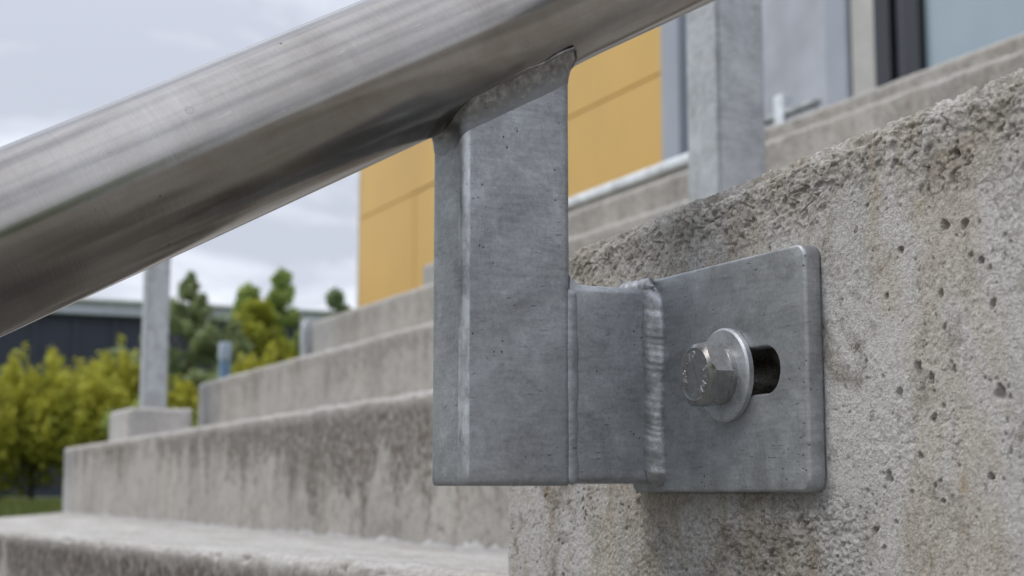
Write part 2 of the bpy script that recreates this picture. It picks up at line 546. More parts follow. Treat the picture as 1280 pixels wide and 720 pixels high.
def mat_bolt():
    t = NT("worn_bolt_steel")
    c = t.ramp(t.noise(240, 4, 0.65), (0.32, (0.36, 0.355, 0.35)), (0.5, (0.44, 0.435, 0.43)), (0.7, (0.54, 0.535, 0.53)))
    c = t.mix(t.ramp(t.noise(90, 4, 0.6), (0.58, 0.0), (0.70, 0.35)), c, (0.34, 0.25, 0.19))
    t.set(Base_Color=c, Roughness=t.ramp(t.noise(300, 3, 0.6), (0.3, 0.20), (0.7, 0.36)), Metallic=1.0)
    t.bump(t.noise(700, 4, 0.7), 0.2, 0.0002)
    return t.m


def plain(name, col, rough=0.7, metal=0.0, var=0.12, scale=3.0, bump=0.0, bscale=60, sc3=None):
    t = NT(name)
    n = t.noise(scale, 5, 0.6, sc3=sc3)
    c = t.ramp(n, (0.3, tuple(x * (1 - var) for x in col)), (0.7, tuple(min(1, x * (1 + var)) for x in col)))
    t.set(Base_Color=c, Roughness=rough, Metallic=metal)
    if bump: t.bump(t.noise(bscale, 4, 0.6), bump, 0.01)
    return t.m


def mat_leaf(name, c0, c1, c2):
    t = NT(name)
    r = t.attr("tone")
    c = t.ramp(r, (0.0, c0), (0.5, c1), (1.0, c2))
    t.set(Base_Color=c, Roughness=0.6)
    t.b.inputs["Specular IOR Level"].default_value = 0.25
    tr = t.n.new("ShaderNodeBsdfTranslucent")
    t.l.new(c, tr.inputs["Color"])
    ad = t.n.new("ShaderNodeMixShader"); ad.inputs[0].default_value = 0.3
    t.l.new(t.b.outputs[0], ad.inputs[1]); t.l.new(tr.outputs[0], ad.inputs[2])
    t.l.new(ad.outputs[0], t.n["Material Output"].inputs["Surface"])
    return t.m


M = dict(
    near=mat_concrete_near(),
    galv=mat_galv(),
    galv_far=mat_galv("galvanised_post_steel", 1.25, 0.5),
    fillet_plain=plain("dull_weld_metal", (0.25, 0.25, 0.255), 0.45, 0.65, 0.3, 160, 0.4, 400), weld=mat_weld(), fillet=mat_weld_dark(),
    steel=mat_stainless(), bolt=mat_bolt(),
    washer=mat_galv("washer_steel", 1.45, 1.5),
    stamp=plain("raised_bolt_stamp", (0.62, 0.60, 0.58), 0.28, 0.95, 0.1, 300),
    yellow=plain("ochre_facade_panel", (0.62, 0.385, 0.105), 0.5, 0.0, 0.08, 0.6, sc3=(0.6, 1, 0.4)),
    trim=plain("pale_corner_trim", (0.72, 0.72, 0.72), 0.5),
    render_=plain("pale_grey_cladding", (0.40, 0.41, 0.455), 0.35, 0.25, 0.22, 0.9),
    blue=plain("blue_grey_column", (0.34, 0.365, 0.42), 0.4, 0.2, 0.08, 1.0),
    cream=plain("cream_plaster", (0.46, 0.45, 0.44), 0.7),
    black=plain("black_door_frame", (0.018, 0.02, 0.026), 0.35),
    fascia=plain("pale_roof_fascia", (0.50, 0.53, 0.61), 0.6),
    navy=plain("dark_slate_cladding", (0.030, 0.036, 0.055), 0.7, 0.0, 0.2, 0.5),
    navy2=plain("dark_cladding_rib", (0.045, 0.052, 0.075), 0.7),
    flash=mat_galv("metal_edge_flashing", 2.1, 0.3),
    bark=plain("tree_bark", (0.10, 0.08, 0.06), 0.9, 0, 0.3, 8, 0.5, 30),
    sign=plain("blue_painted_metal", (0.17, 0.27, 0.42), 0.5),
    signtop=plain("pale_blue_cap", (0.42, 0.48, 0.58), 0.5),
    paving=mat_concrete_step("paving_concrete", 21, 0.0, (0.16, 0.155, 0.145)),
    pedestal=mat_concrete_step("pedestal_concrete", 13, 0.15, (0.52, 0.50, 0.48)),
)
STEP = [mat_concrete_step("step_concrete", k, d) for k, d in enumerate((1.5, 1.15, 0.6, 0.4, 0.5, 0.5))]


def mat_glass():
    t = NT("pale_blue_door_glass")
    c = t.ramp(t.noise(0.35, 3, 0.5), (0.35, (0.27, 0.345, 0.41)), (0.65, (0.36, 0.44, 0.51)))
    t.set(Base_Color=c, Roughness=0.12, Metallic=0.0)
    t.b.inputs["Specular IOR Level"].default_value = 0.7
    t.b.inputs["Coat Weight"].default_value = 0.5
    return t.m


M["glass"] = mat_glass()


def mat_grass_ground():
    t = NT("lawn_ground")
    c = t.ramp(t.noise(1.5, 8, 0.7), (0.3, (0.055, 0.085, 0.022)), (0.7, (0.12, 0.15, 0.045)))
    t.set(Base_Color=c, Roughness=0.95)
    t.bump(t.noise(30, 5, 0.7), 0.6, 0.03)
    return t.m


M["lawn"] = mat_grass_ground()
M["blade"] = mat_leaf("grass_blade", (0.06, 0.09, 0.02), (0.12, 0.16, 0.04), (0.20, 0.22, 0.07))
M["leafY"] = mat_leaf("yellow_green_leaf", (0.15, 0.175, 0.03), (0.36, 0.38, 0.05), (0.55, 0.53, 0.085))
M["leafG"] = mat_leaf("mid_green_leaf", (0.17, 0.24, 0.07), (0.34, 0.43, 0.13), (0.50, 0.57, 0.19))
M["leafD"] = mat_leaf("dark_conifer_needle", (0.15, 0.21, 0.10), (0.28, 0.35, 0.17), (0.42, 0.47, 0.26))

# ================================================================== setting: ground
GZ = -0.28
gr = from_np("ground", [(-900, -900, GZ), (900, -900, GZ), (900, 900, GZ), (-900, 900, GZ)], [(0, 1, 2, 3)], M["lawn"])
tag(gr, kind="structure")
# paving in front of the stairs
pv = rounded_slab("paving", coords((-5.9, 14.0, 0.1)), coords((-4.0, 0.405, 0.1)), coords((GZ - 0.05, GZ + 0.01, 0.03)), 0.004, M["paving"])
tag(pv, kind="structure")

# ================================================================== concrete staircase
stairs = empty("concrete_staircase", (-2.5, 0.41, GZ))
tag(stairs, "long weathered grey concrete steps climbing to the yellow building, with dark streaks under each edge", "staircase")

YK = [0.409, 0.87, 1.31, 1.75, 2.19, 2.63]
ZK = [-0.082, 0.1545, 0.392, 0.645, 0.888, 1.106]
XL = [-5.90, -5.86, -5.62, -5.64, -5.60, -5.58]
XR = 14.0


def step_disp(seed, amp=1.0):
    def f(P, N):
        d = 0.0022 * fbm(P, 7, 3, seed)
        d = d + 0.0016 * amp * fbm(P, 60, 3, seed + 5)
        up = sstep(0.3, 0.9, N[:, 2])
        nose = np.exp(-((N[:, 2] - 0.6) / 0.35) ** 2)
        d = d - nose * amp * (0.0045 * np.abs(fbm(P, 42, 3, seed + 9)) + 0.003 * (fbm(P, 12, 2, seed + 3) > 0.28))
        # small bug holes on the riser
        return d - (1 - up) * amp * 0.004 * (vnoise(P, 55, seed + 31) > 0.86)
    return f


for k in range(6):
    y0, z1 = YK[k], ZK[k]
    y1 = y0 + (0.62 if k < 5 else 0.6)
    z0 = GZ - 0.03 if k == 0 else ZK[k - 1] - 0.03
    fine = (0.006, 0.005, 0.008, 0.010, 0.014, 0.016)[k]
    xs = coords((XL[k], XL[k] + 0.03, 0.006), (XL[k] + 0.03, -0.8 if k else -0.88, fine), (-0.8 if k else -0.88, 0.6, 0.03), (0.6, 3.0, 0.1), (3.0, XR, 0.5))
    zs = coords((z0, z1 - 0.03, fine), (z1 - 0.03, z1, 0.003))
    ys = coords((y0, y0 + 0.03, 0.003), (y0 + 0.03, y0 + 0.45, fine * 2.2), (y0 + 0.45, y1, 0.05))
    rs = None
    if k == 0:
        def rs(V):
            w = sstep(-0.25, -0.10, V[:, 2])
            zf = -0.061 + 0.0137 * (V[:, 0] + 1.43)
            zf = np.maximum(zf, -0.125)
            t = np.clip((V[:, 1] - 0.409) / (0.87 - 0.409), 0, 1)
            V[:, 2] += w * (zf * (1 - t) + (-0.084) * t + 0.082)
            return V
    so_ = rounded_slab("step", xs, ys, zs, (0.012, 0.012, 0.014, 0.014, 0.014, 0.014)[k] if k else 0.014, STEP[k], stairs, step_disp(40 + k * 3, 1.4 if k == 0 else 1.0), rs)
    so_["label"] = ["lowest step with pale worn tread and streaked front edge", "second step, dark drips under its edge and white crust at its foot",
                    "third step with light brown stains", "fourth step meeting the yellow wall", "fifth step of the flight", "topmost step edged in metal"][k]

# white lime crust along the foot of the second riser (one ragged band of mortar lumps)
cs, cq = [], []
nx, nt = 900, 9
Xc = np.linspace(-5.8, -0.95, nx)
for j in range(nt):
    a = j / (nt - 1)
    P = np.stack([Xc, np.full(nx, 0.86), np.full(nx, 0.0)], 1)
    hgt = 0.013 * np.clip(0.35 + 1.0 * fbm(P, 14, 3, 91) + 0.7 * fbm(P, 45, 2, 95), 0.05, 1.6)
    wid = 0.05 * np.clip(0.6 + 0.6 * fbm(P, 8, 3, 93), 0.2, 1.5)
    yy = 0.872 - wid * (1 - a) ** 1.2
    zz = -0.0875 + hgt * a ** 2.2 + 0.0035 * fbm(P + np.array([0, a * 0.05, 0]), 120, 2, 97) * (a > 0)
    zz = zz + (0.0035 if j else 0)
    cs.append(np.stack([Xc, yy, zz], 1))
V = np.concatenate(cs)
idx = np.arange(nx * nt).reshape(nt, nx)
q = np.stack([idx[:-1, :-1].ravel(), idx[:-1, 1:].ravel(), idx[1:, 1:].ravel(), idx[1:, :-1].ravel()], 1)
crust = from_np("mortar_crust", V, q, plain("white_lime_crust", (0.46, 0.455, 0.45), 0.95, 0, 0.35, 60, 0.6, 300), stairs)

# metal edge flashing on the top step (its own strip, part of the stairs)
fl = box("edge_flashing", -5.5, -4.05, 2.612, 2.80, 1.082, 1.115, M["flash"], stairs, 0.006, 3)
fl["label"] = "bright metal strip along the top step"

# landing behind the stairs up to the building
ld = rounded_slab("terrace", coords((-5.57, 26, 1.0)), coords((3.2, 30, 1.5)), coords((GZ, 1.104, 0.3)), 0.01, M["paving"])
tag(ld, kind="structure")

# ================================================================== near concrete block with the bracket
BOLT = (-0.619, 0.0544)
SLOT_X1, SLOT_R = -0.5870, 0.0108
nr = np.random.default_rng(5)
pores = []
for _ in range(760):
    x = nr.uniform(-0.89, -0.36); z = nr.uniform(-0.07, 0.135)
    if pores and nr.random() < 0.45:
        q_ = pores[nr.integers(len(pores))]; x, z = q_[0] + nr.normal(0, 0.007), q_[1] + nr.normal(0, 0.007)
    u = nr.random()
    r_ = 0.00050 + 0.0005 * nr.random() ** 2 + (0.0014 * nr.random() ** 2 if u > 0.90 else 0)
    pores.append((x, z, r_, r_ * nr.uniform(1.0, 1.9)))
# hand-placed larger bug holes and broken pockets on the right of the plate
for x, z, r_, dd in ((-0.4605, 0.0915, 0.0030, 0.0035), (-0.4722, 0.0930, 0.0035, 0.0028), (-0.452, 0.0775, 0.0022, 0.004),
                     (-0.4640, 0.118, 0.0030, 0.003), (-0.4395, 0.122, 0.0026, 0.004), (-0.500, 0.0885, 0.0022, 0.0042),
                     (-0.4470, 0.0620, 0.0026, 0.0036), (-0.470, 0.042, 0.0020, 0.004), (-0.483, 0.0255, 0.0024, 0.004),
                     (-0.492, 0.012, 0.0020, 0.004), (-0.452, 0.004, 0.0024, 0.004), (-0.445, 0.032, 0.0045, 0.0022),
                     (-0.5035, 0.0355, 0.0035, 0.0016), (-0.510, 0.0725, 0.0018, 0.003), (-0.476, 0.069, 0.0022, 0.004),
                     (-0.690, -0.024, 0.0020, 0.003), (-0.785, -0.014, 0.0028, 0.003), (-0.82, -0.030, 0.0022, 0.003),
                     (-0.574, -0.016, 0.0035, 0.003), (-0.60, -0.030, 0.0030, 0.0022)):
    pores.append((x, z, r_ * 0.62, dd * 1.1))


def worley(P, scale, seed=0):
    """F1, F2 and the cell's random value"""
    p = P * np.asarray(scale, float) + 500.5
    i = np.floor(p).astype(np.int64)
    f1 = np.full(len(p), 9.0); f2 = np.full(len(p), 9.0); cid = np.zeros(len(p))
    for dx in (-1, 0, 1):
        for dy in (-1, 0, 1):
            for dz in (-1, 0, 1):
                cx, cy, cz = i[:, 0] + dx, i[:, 1] + dy, i[:, 2] + dz
                q = np.stack([cx + _h(cx, cy, cz, seed), cy + _h(cx, cy, cz, seed + 1), cz + _h(cx, cy, cz, seed + 2)], 1)
                d = np.linalg.norm(q - p, axis=1)
                m = d < f1
                f2 = np.where(m, f1, np.minimum(f2, d))
                cid = np.where(m, _h(cx, cy, cz, seed + 3), cid)
                f1 = np.where(m, d, f1)
    return f1, f2, cid


STONE = {}


def near_disp(P, N):
    x, y, z = P[:, 0], P[:, 1], P[:, 2]
    front = np.clip(-N[:, 1], 0, 1)
    zt = 0.139                                  # before the top is tilted
    wear = sstep(0.090, 0.150, z + 0.030 * fbm(P, (22, 22, 22), 3, 3))
    wear = np.maximum(wear, sstep(0.2, 0.7, N[:, 2]))
    under = sstep(0.004, -0.016, z) * sstep(-0.80, -0.66, x) * sstep(-0.50, -0.56, x)
    low = 0.0009 * fbm(P, 18, 3, 11)
    face = (0.25 + 0.9 * sstep(-0.1, 0.3, fbm(P, 40, 3, 24))) * (0.00030 * fbm(P, 330, 2, 21) + 0.00034 * fbm(P, 780, 1, 22))
    patch = sstep(0.0, 0.35, fbm(P, 30, 3, 33))
    face = face - patch * 0.0005 * np.abs(fbm(P, 150, 3, 34)) * 2.0
    rough = -0.0020 * np.abs(fbm(P, (95, 95, 120), 3, 41, 0.6)) - 0.0030 * np.abs(fbm(P, 300, 2, 45, 0.65)) \
            + 0.0016 * fbm(P, 620, 1, 47)
    chip = -0.0042 * sstep(0.16, 0.34, fbm(P, (38, 38, 48), 3, 51))
    # hairline cracks in the worn band
    cr = np.abs(fbm(P, (30, 30, 42), 4, 61, 0.55))
    crack = -0.0022 * sstep(0.022, 0.0, cr)
    # exposed aggregate: stones of two sizes with crevices between them
    Pw = P + 0.0022 * np.stack([fbm(P, 120, 2, 81), fbm(P, 120, 2, 82), fbm(P, 120, 2, 83)], 1)
    a1, a2, aid = worley(Pw, (120, 120, 150), 90)
    b1, b2, bid = worley(Pw, (300, 300, 340), 95)
    zone = sstep(-0.05, 0.35, fbm(P, 28, 3, 87))
    stone = -0.0011 * zone * (1 - sstep(0.0, 0.20, a2 - a1)) + 0.0013 * (aid - 0.6) * (0.15 + zone)
    stone = stone - 0.0006 * (1 - sstep(0.0, 0.25, b2 - b1)) + 0.0008 * (bid - 0.5)
    STONE["v"] = (aid * 0.35 + bid * 0.65) * np.clip(wear + 0.35 * under, 0, 1)
    STONE["w"] = np.clip(wear + 0.4 * under, 0, 1)
    rough = rough * 0.6 + stone
    edge = sstep(0.25, 0.8, N[:, 2]) * sstep(0.15, 0.5, front)
    edge_bite = -0.0075 * edge * np.abs(fbm(P, (16, 16, 16), 3, 71)) - 0.0030 * edge * np.abs(fbm(P, 90, 2, 73))
    holes = -0.0030 * sstep(0.52, 0.62, fbm(P, 190, 2, 121) * 0.5 + 0.5 + 0.12 * fbm(P, 40, 2, 123))
    d = low + face * (1 - wear) + wear * (rough * 0.62 + chip * 0.7 * (edge + 0.2) + crack + holes * 0.55) + edge_bite
    d = d + under * (rough * 0.75 + chip * 0.3)
    d = d + (1 - wear) * 0.35 * crack * patch
    # bug holes
    for (px, pz, pr, pd) in pores:
        m = (np.abs(x - px) < pr * 1.6) & (np.abs(z - pz) < pr * 1.6) & (front > 0.8)
        if m.any():
            xm, zm = x[m] - px, z[m] - pz
            an_ = np.arctan2(zm, xm)
            rr = np.hypot(xm, zm) / (pr * (1 + 0.16 * np.sin(2 * an_ + px * 900) + 0.12 * np.sin(3 * an_ + pz * 700) + 0.07 * np.sin(5 * an_ + px * 300)))
            d[m] -= pd * 1.4 * sstep(1.1, 0.7, rr)
    # anchor hole drilled behind the slotted plate
    m = (front > 0.8)
    rr = np.hypot(x + 0.602, z - 0.0548)
    d = d - m * 0.016 * sstep(0.0235, 0.0225, rr)
    # seat under the plate is ground flat
    seat = m * sstep(-0.716, -0.712, x) * sstep(-0.553, -0.557, x) * sstep(-0.004, 0.0, z) * sstep(0.112, 0.108, z)
    d = np.minimum(d, np.where(seat > 0.5, -0.0004, 1.0))
    return d


def near_reshape(V):
    w = sstep(-0.02, 0.139, V[:, 2])
    V[:, 2] += w * 0.0447 * (V[:, 0] + 0.8055)
    return V


zt = 0.1465
nb = rounded_slab("concrete_block",
                  coords((-0.903, -0.890, 0.0006), (-0.890, -0.39, 0.00062), (-0.39, -0.30, 0.003), (-0.30, 1.4, 0.05)),
                  coords((0.409, 0.425, 0.00055), (0.425, 0.44, 0.0009), (0.44, 0.86, 0.02)),
                  coords((-0.14, -0.060, 0.01), (-0.060, 0.127, 0.00056), (0.127, zt, 0.00050)),
                  0.015, M["near"], None, near_disp, near_reshape, extra=lambda P, N: {"stone": STONE["v"], "worn": STONE["w"]})
tag(nb, "rough pitted concrete block with a worn crumbling top edge, carrying the bolted handrail bracket", "concrete block")

# ================================================================== the handrail
PX = -0.706
P0 = Vector((PX, 0.22, 0.1890))
D = Vector((0, math.cos(TH), math.sin(TH)))
NRM = Vector((0, -math.sin(TH), math.cos(TH)))
R1, R2 = 0.0386, 0.0370
rail = empty("handrail", (-0.706, 0.409, 0.0))
tag(rail, "large brushed stainless tube handrail welded on a galvanised bracket bolted to the near concrete block", "handrail")


def pipe_bottom(x, y, r=R1):
    """z of the underside of the tube over (x, y), None outside"""
    dx = x - PX
    if abs(dx) > r * 0.985:
        dx = math.copysign(r * 0.985, dx)
    h = math.sqrt(r * r - dx * dx)
    # axis point over y, then shift perpendicular distance h
    return P0.z + (y - P0.y) * math.tan(TH) - h / math.cos(TH)


bm = bmesh.new()
ts = list(np.arange(-0.62, 0.08, 0.01)) + list(np.arange(0.08, 0.18, 0.002)) + list(np.arange(0.18, 1.36, 0.02))
sg = [float(sstep(0.085, 0.165, t)) for t in ts]
tube(bm, [P0 + D * t + NRM * (0.0014 * k) for t, k in zip(ts, sg)], [R1 + (R2 - R1) * k for k in sg], 128, False)
pA = bm_obj("tube", bm, M["steel"], rail, True)
# rounded end of the lower length
bm = bmesh.new()
e0 = P0 + D * (-0.62)
pts = [e0 - D * (R1 * 0.6 * math.sin(a)) for a in np.linspace(0, math.pi / 2 * 0.97, 8)]
tube(bm, pts, [R1 * math.cos(a) * 0.998 for a in np.linspace(0, math.pi / 2 * 0.97, 8)], 64, True)
bm_obj("end_cap", bm, M["steel"], rail, True)


def rr_outline(x0, x1, y0, y1, r, per=10, side=14):
    """rounded rectangle outline, returns [(x, y, nx, ny)] counter-clockwise"""
    out = []
    cs_ = [(x1 - r, y0 + r, -90), (x1 - r, y1 - r, 0), (x0 + r, y1 - r, 90), (x0 + r, y0 + r, 180)]
    for i, (cx, cy, a0) in enumerate(cs_):
        for j in range(per + 1):
            a = rad(a0 + 90 * j / per)
            out.append((cx + r * math.cos(a), cy + r * math.sin(a), math.cos(a), math.sin(a)))
        nx_, ny_ = cs_[(i + 1) % 4][:2]
        ax, ay, an, am = out[-1]
        a1 = rad(cs_[(i + 1) % 4][2])
        bx, by = nx_ + r * math.cos(a1), ny_ + r * math.sin(a1)
        for j in range(1, side):
            f = j / side
            out.append((ax + (bx - ax) * f, ay + (by - ay) * f, an, am))
    return out


# post: 40 x 60 hollow section with rounded corners
PO = rr_outline(-0.7267, -0.6855, 0.2893, 0.3502, 0.0046)
FW, FH = 0.0050, 0.0125
verts, quads = [], []
levels = [0.0, 0.0006, 0.0022]
nO = len(PO)
rings = []
for li, zoff in enumerate((0.0, 0.0007, 0.0026)):
    ins = (0.0016, 0.0006, 0.0)[li]
    rings.append([(x - nx_ * ins, y - ny_ * ins, 0.0019 + zoff) for x, y, nx_, ny_ in PO])
for f in np.linspace(0.03, 1, 30):
    ring = []
    for x, y, nx_, ny_ in PO:
        ztop = pipe_bottom(x, y) - FH + 0.002
        ring.append((x, y, 0.0045 + (ztop - 0.0045) * f))
    rings.append(ring)
V = np.array([p for r_ in rings for p in r_])
# tiny handling dents
Q = []
for a in range(len(rings) - 1):
    for i in range(nO):
        j = (i + 1) % nO
        Q.append((a * nO + i, a * nO + j, (a + 1) * nO + j, (a + 1) * nO + i))
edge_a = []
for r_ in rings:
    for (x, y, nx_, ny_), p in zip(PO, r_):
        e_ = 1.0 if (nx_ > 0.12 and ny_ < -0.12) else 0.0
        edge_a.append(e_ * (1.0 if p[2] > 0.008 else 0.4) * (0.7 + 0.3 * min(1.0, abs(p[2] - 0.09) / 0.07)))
V = V + np.array([(nx_, ny_, 0) for r_ in rings for _, _, nx_, ny_ in PO]) * (0.00022 * fbm(V, 55, 2, 301))[:, None]
post = from_np("post", V, Q, M["galv"], rail, attrs={"edge": edge_a})
bm = bmesh.new()
bm.faces.new([bm.verts.new(rings[0][i]) for i in range(nO)][::-1])
bm_obj("post_foot", bm, M["galv"], rail)

# coped fillet weld between post and tube
rings = []
NF = 12
for s in range(NF + 1):
    t_ = s / NF
    ring = []
    for i, (x, y, nx_, ny_) in enumerate(PO):
        wob = 1 + 0.10 * math.sin(i * 0.55) + 0.06 * math.sin(i * 1.37 + 2)
        o = FW * wob * (t_ ** 2.3) + 0.0006 * math.sin(math.pi * t_)
        X, Y = x + nx_ * o, y + ny_ * o
        zb = pipe_bottom(x, y) - FH
        ze = pipe_bottom(X, Y) + 0.0015
        ring.append((X, Y, zb + (ze - zb) * (1 - (1 - t_) ** 1.25)))
    rings.append(ring)
V = np.array([p for r_ in rings for p in r_])
N2 = np.array([(nx_, ny_, 0) for r_ in rings for _, _, nx_, ny_ in PO])
V = V + N2 * (0.00025 * fbm(V, 160, 3, 7) + 0.0007 * fbm(V, 45, 2, 8))[:, None]
Q = []
for a in range(NF):
    for i in range(nO):
        j = (i + 1) % nO
        Q.append((a * nO + i, a * nO + j, (a + 1) * nO + j, (a + 1) * nO + i))
fil = from_np("fillet_weld", V, Q, M["fillet"], rail, attrs={"up": np.repeat(np.arange(NF + 1) / NF, nO)})
fil["label"] = "dark tarnished fillet where the post meets the tube"


crim = [Vector(p) for p in rings[-1]]
bm = bmesh.new()
nC = len(crim)
crp = [crim[i % nC] + Vector((PO[i % nC][2], PO[i % nC][3], 0)) * 0.0002 - Vector((0, 0, 0.0006)) for i in range(nC + 1)]
crr = [0.0005 + 0.0002 * math.sin(i * 0.31) + 0.0002 * random.random() for i in range(nC + 1)]
tube(bm, crp, crr, 8, False)
cb = bm_obj("weld_toe", bm, M["fillet"], rail, True)
cb.data.attributes.new("up", 'FLOAT', 'POINT').data.foreach_set("value", np.full(len(cb.data.vertices), 1.0, np.float32))


def weld_bead(name, p0, p1, r, mat, seed=0, flat=(1, 1), ripple=0.0028, n=None, amp=0.10, chord=0.0):
    p0, p1 = np.array(p0), np.array(p1)
    L = np.linalg.norm(p1 - p0); d = (p1 - p0) / L
    n = n or int(L / 0.0005)
    a = np.array([1, 0, 0]) if abs(d[0]) < 0.8 else np.array([0, 1, 0])
    a = a - d * (a @ d); a /= np.linalg.norm(a); b = np.cross(d, a)
    K = 20
    s = np.linspace(0, 1, n + 1)
    V = []
    for i, t_ in enumerate(s):
        end = min(1.0, math.sqrt(max(0.0, 1 - ((abs(t_ - 0.5) * 2 - (1 - 2 * r / L)) / (2 * r / L)) ** 2)) if abs(t_ - 0.5) * 2 > 1 - 2 * r / L else 1.0)
        ph = (t_ * L / ripple + 0.45 * math.sin(t_ * 17 + seed) + 0.12 * math.sin(t_ * 41 + seed)) % 1.0
        sc = 1 - 0.018 * (0.5 - 0.5 * math.cos(2 * math.pi * ph)) + 0.06 * math.sin(t_ * 9 + seed) + 0.04 * math.sin(t_ * 31 + seed * 2)
        for k in range(K):
            th = 2 * math.pi * k / K
            bow = -0.0022 * math.cos(th)              # ripples bow downwards in the middle of the bead
            V.append(p0 + (p1 - p0) * t_ + d * bow + (a * math.cos(th) * flat[0] + b * math.sin(th) * flat[1]) * r * sc * end * (1 - chord * max(0.0, math.cos(th + math.pi / 4)) ** 2))
    V = np.array(V)
    c = np.repeat(p0 + (p1 - p0) * s[:, None], K, axis=0)
    nn = V - c; nn /= np.maximum(np.linalg.norm(nn, axis=1, keepdims=True), 1e-9)
    V = V + nn * (amp * r * (fbm(V, 300, 3, seed + 2) + 0.8 * fbm(V, 110, 2, seed + 4)))[:, None]
    idx = np.arange((n + 1) * K).reshape(n + 1, K)
    q = np.stack([idx[:-1].ravel(), np.roll(idx, -1, 1)[:-1].ravel(), np.roll(idx, -1, 1)[1:].ravel(), idx[1:].ravel()], 1)
    return from_np(name, V, q, mat, rail)


# arm: rectangular section running from the post to the plate
AO = dict(x0=-0.7258, x1=-0.6868, z0=0.0030, z1=0.1045)
prof = rr_outline(AO['x0'], AO['x1'], AO['z0'], AO['z1'], 0.0040, 8, 12)   # x, z profile swept along y
ysw = [0.3498] + list(np.linspace(0.351, 0.3995, 16))
V, Q = [], []
for y in ysw:
    # top dips a little beside the post where the fillet runs up
    for x, z, nx_, nz_ in prof:
        lift = 0.006 * max(0.0, 1 - (y - 0.3498) / 0.009) ** 2 if nz_ > 0.5 else 0
        V.append((x, y, z + lift))
nP = len(prof)
for a in range(len(ysw) - 1):
    for i in range(nP):
        j = (i + 1) % nP
        Q.append((a * nP + j, a * nP + i, (a + 1) * nP + i, (a + 1) * nP + j))
arm = from_np("arm", V, Q, M["galv"], rail)

# weld beads
weld_bead("weld_bead", (-0.6862, 0.3997 - 0.0012, 0.0030), (-0.6862, 0.3997 - 0.0012, 0.1055), 0.0084, M["weld"], 1, (1, 0.88), 0.0042, amp=0.035, chord=0.26)
weld_bead("weld_bead", (-0.722, 0.3987, 0.1055), (-0.6865, 0.3987, 0.1055), 0.0055, M["weld"], 5, (1, 1), 0.004, amp=0.05)
weld_bead("weld_bead", (-0.6882, 0.3507, 0.004), (-0.6882, 0.3507, 0.104), 0.0036, M["galv"], 9, (0.65, 1.2), 0.011, amp=0.035)


# slotted mounting plate
def slotted_plate(name, x0, x1, z0, z1, y0, y1, rc, slot, mat, parent, bev=0.0016):
    cu = bpy.data.curves.new(name, 'CURVE')
    cu.dimensions = '2D'; cu.fill_mode = 'BOTH'

    def poly(pts):
        s_ = cu.splines.new('POLY')
        s_.points.add(len(pts) - 1)
        for i, (a, b) in enumerate(pts): s_.points[i].co = (a, b, 0, 1)
        s_.use_cyclic_u = True
    pts = [(p[0], p[1]) for p in rr_outline(x0, x1, z0, z1, rc, 12, 2)]
    poly(pts)
    sx0, sx1, sz, sr = slot
    sl = []
    for cx, a0 in ((sx1, -90), (sx0, 90)):
        for j in range(17):
            a = rad(a0 + 180 * j / 16)
            sl.append((cx + sr * math.cos(a), sz + sr * math.sin(a)))
    poly(sl[::-1])
    cu.extrude = (y1 - y0) / 2 - bev
    cu.bevel_depth = bev; cu.bevel_resolution = 3; cu.offset = -bev
    tmp = bpy.data.objects.new("tmp", cu)
    COL.objects.link(tmp)
    dg = bpy.context.evaluated_depsgraph_get()
    me = bpy.data.meshes.new_from_object(tmp.evaluated_get(dg))
    bpy.data.objects.remove(tmp)
    # curve plane XY -> world XZ, extruded along Y
    co = np.empty(len(me.vertices) * 3); me.vertices.foreach_get("co", co); co = co.reshape(-1, 3)
    w = np.stack([co[:, 0], (y0 + y1) / 2 - co[:, 2], co[:, 1]], 1)
    me.vertices.foreach_set("co", w.ravel().astype(np.float32))
    bm = bmesh.new(); bm.from_mesh(me)
    bmesh.ops.remove_doubles(bm, verts=bm.verts, dist=1e-5)
    bmesh.ops.recalc_face_normals(bm, faces=bm.faces)
    bm.to_mesh(me); bm.free()
    me.name = name
    me.materials.clear()
    for p in me.polygons: p.use_smooth = True
    o = link(name, me, mat, parent)
    try:
        me.set_sharp_from_angle(angle=rad(35))
    except Exception:
        pass
    return o


plate = slotted_plate("mounting_plate", -0.7150, -0.5548, -0.0012, 0.1097, 0.4000, 0.4094, 0.0065,
                      (-0.6300, SLOT_X1, 0.0548, SLOT_R), M["galv"], rail)

# washer and spring washer
def ring_part(name, cx, cz, y0, y1, ro, ri, mat, parent, bev=0.0007, n=72):
    bm = bmesh.new()
    prof_ = [(ri, y1), (ri, y0 + bev), (ri + bev, y0), (ro - bev, y0), (ro, y0 + bev), (ro, y1 - bev * 0.3), (ro - bev * 0.3, y1)]
    rs_ = []
    for k in range(n):
        a = 2 * math.pi * k / n
        rs_.append([bm.verts.new((cx + r_ * math.cos(a), y, cz + r_ * math.sin(a))) for r_, y in prof_])
    for k in range(n):
        A, B = rs_[k], rs_[(k + 1) % n]
        for i in range(len(prof_) - 1):
            bm.faces.new((A[i], A[i + 1], B[i + 1], B[i]))
    return bm_obj(name, bm, mat, parent, False)


wa = ring_part("washer", BOLT[0], BOLT[1], 0.3964, 0.4001, 0.0226, 0.009, M["washer"], rail, 0.0010)
wa.data.polygons.foreach_set("use_smooth", np.full(len(wa.data.polygons), True)); wa.data.set_sharp_from_angle(angle=rad(30))
sw_ = ring_part("spring_washer", BOLT[0], BOLT[1], 0.3930, 0.3965, 0.0142, 0.009, M["bolt"], rail, 0.0004)

# hexagon bolt: chamfered head, shank
bm = bmesh.new()
RH, RC, YF, YB_ = 0.01665, 0.0126, 0.3812, 0.3931
NH = 72
HROT = rad(3)


def hexr(a):
    a = (a - HROT) % rad(60)
    return RH * math.cos(rad(30)) / math.cos(a - rad(30))


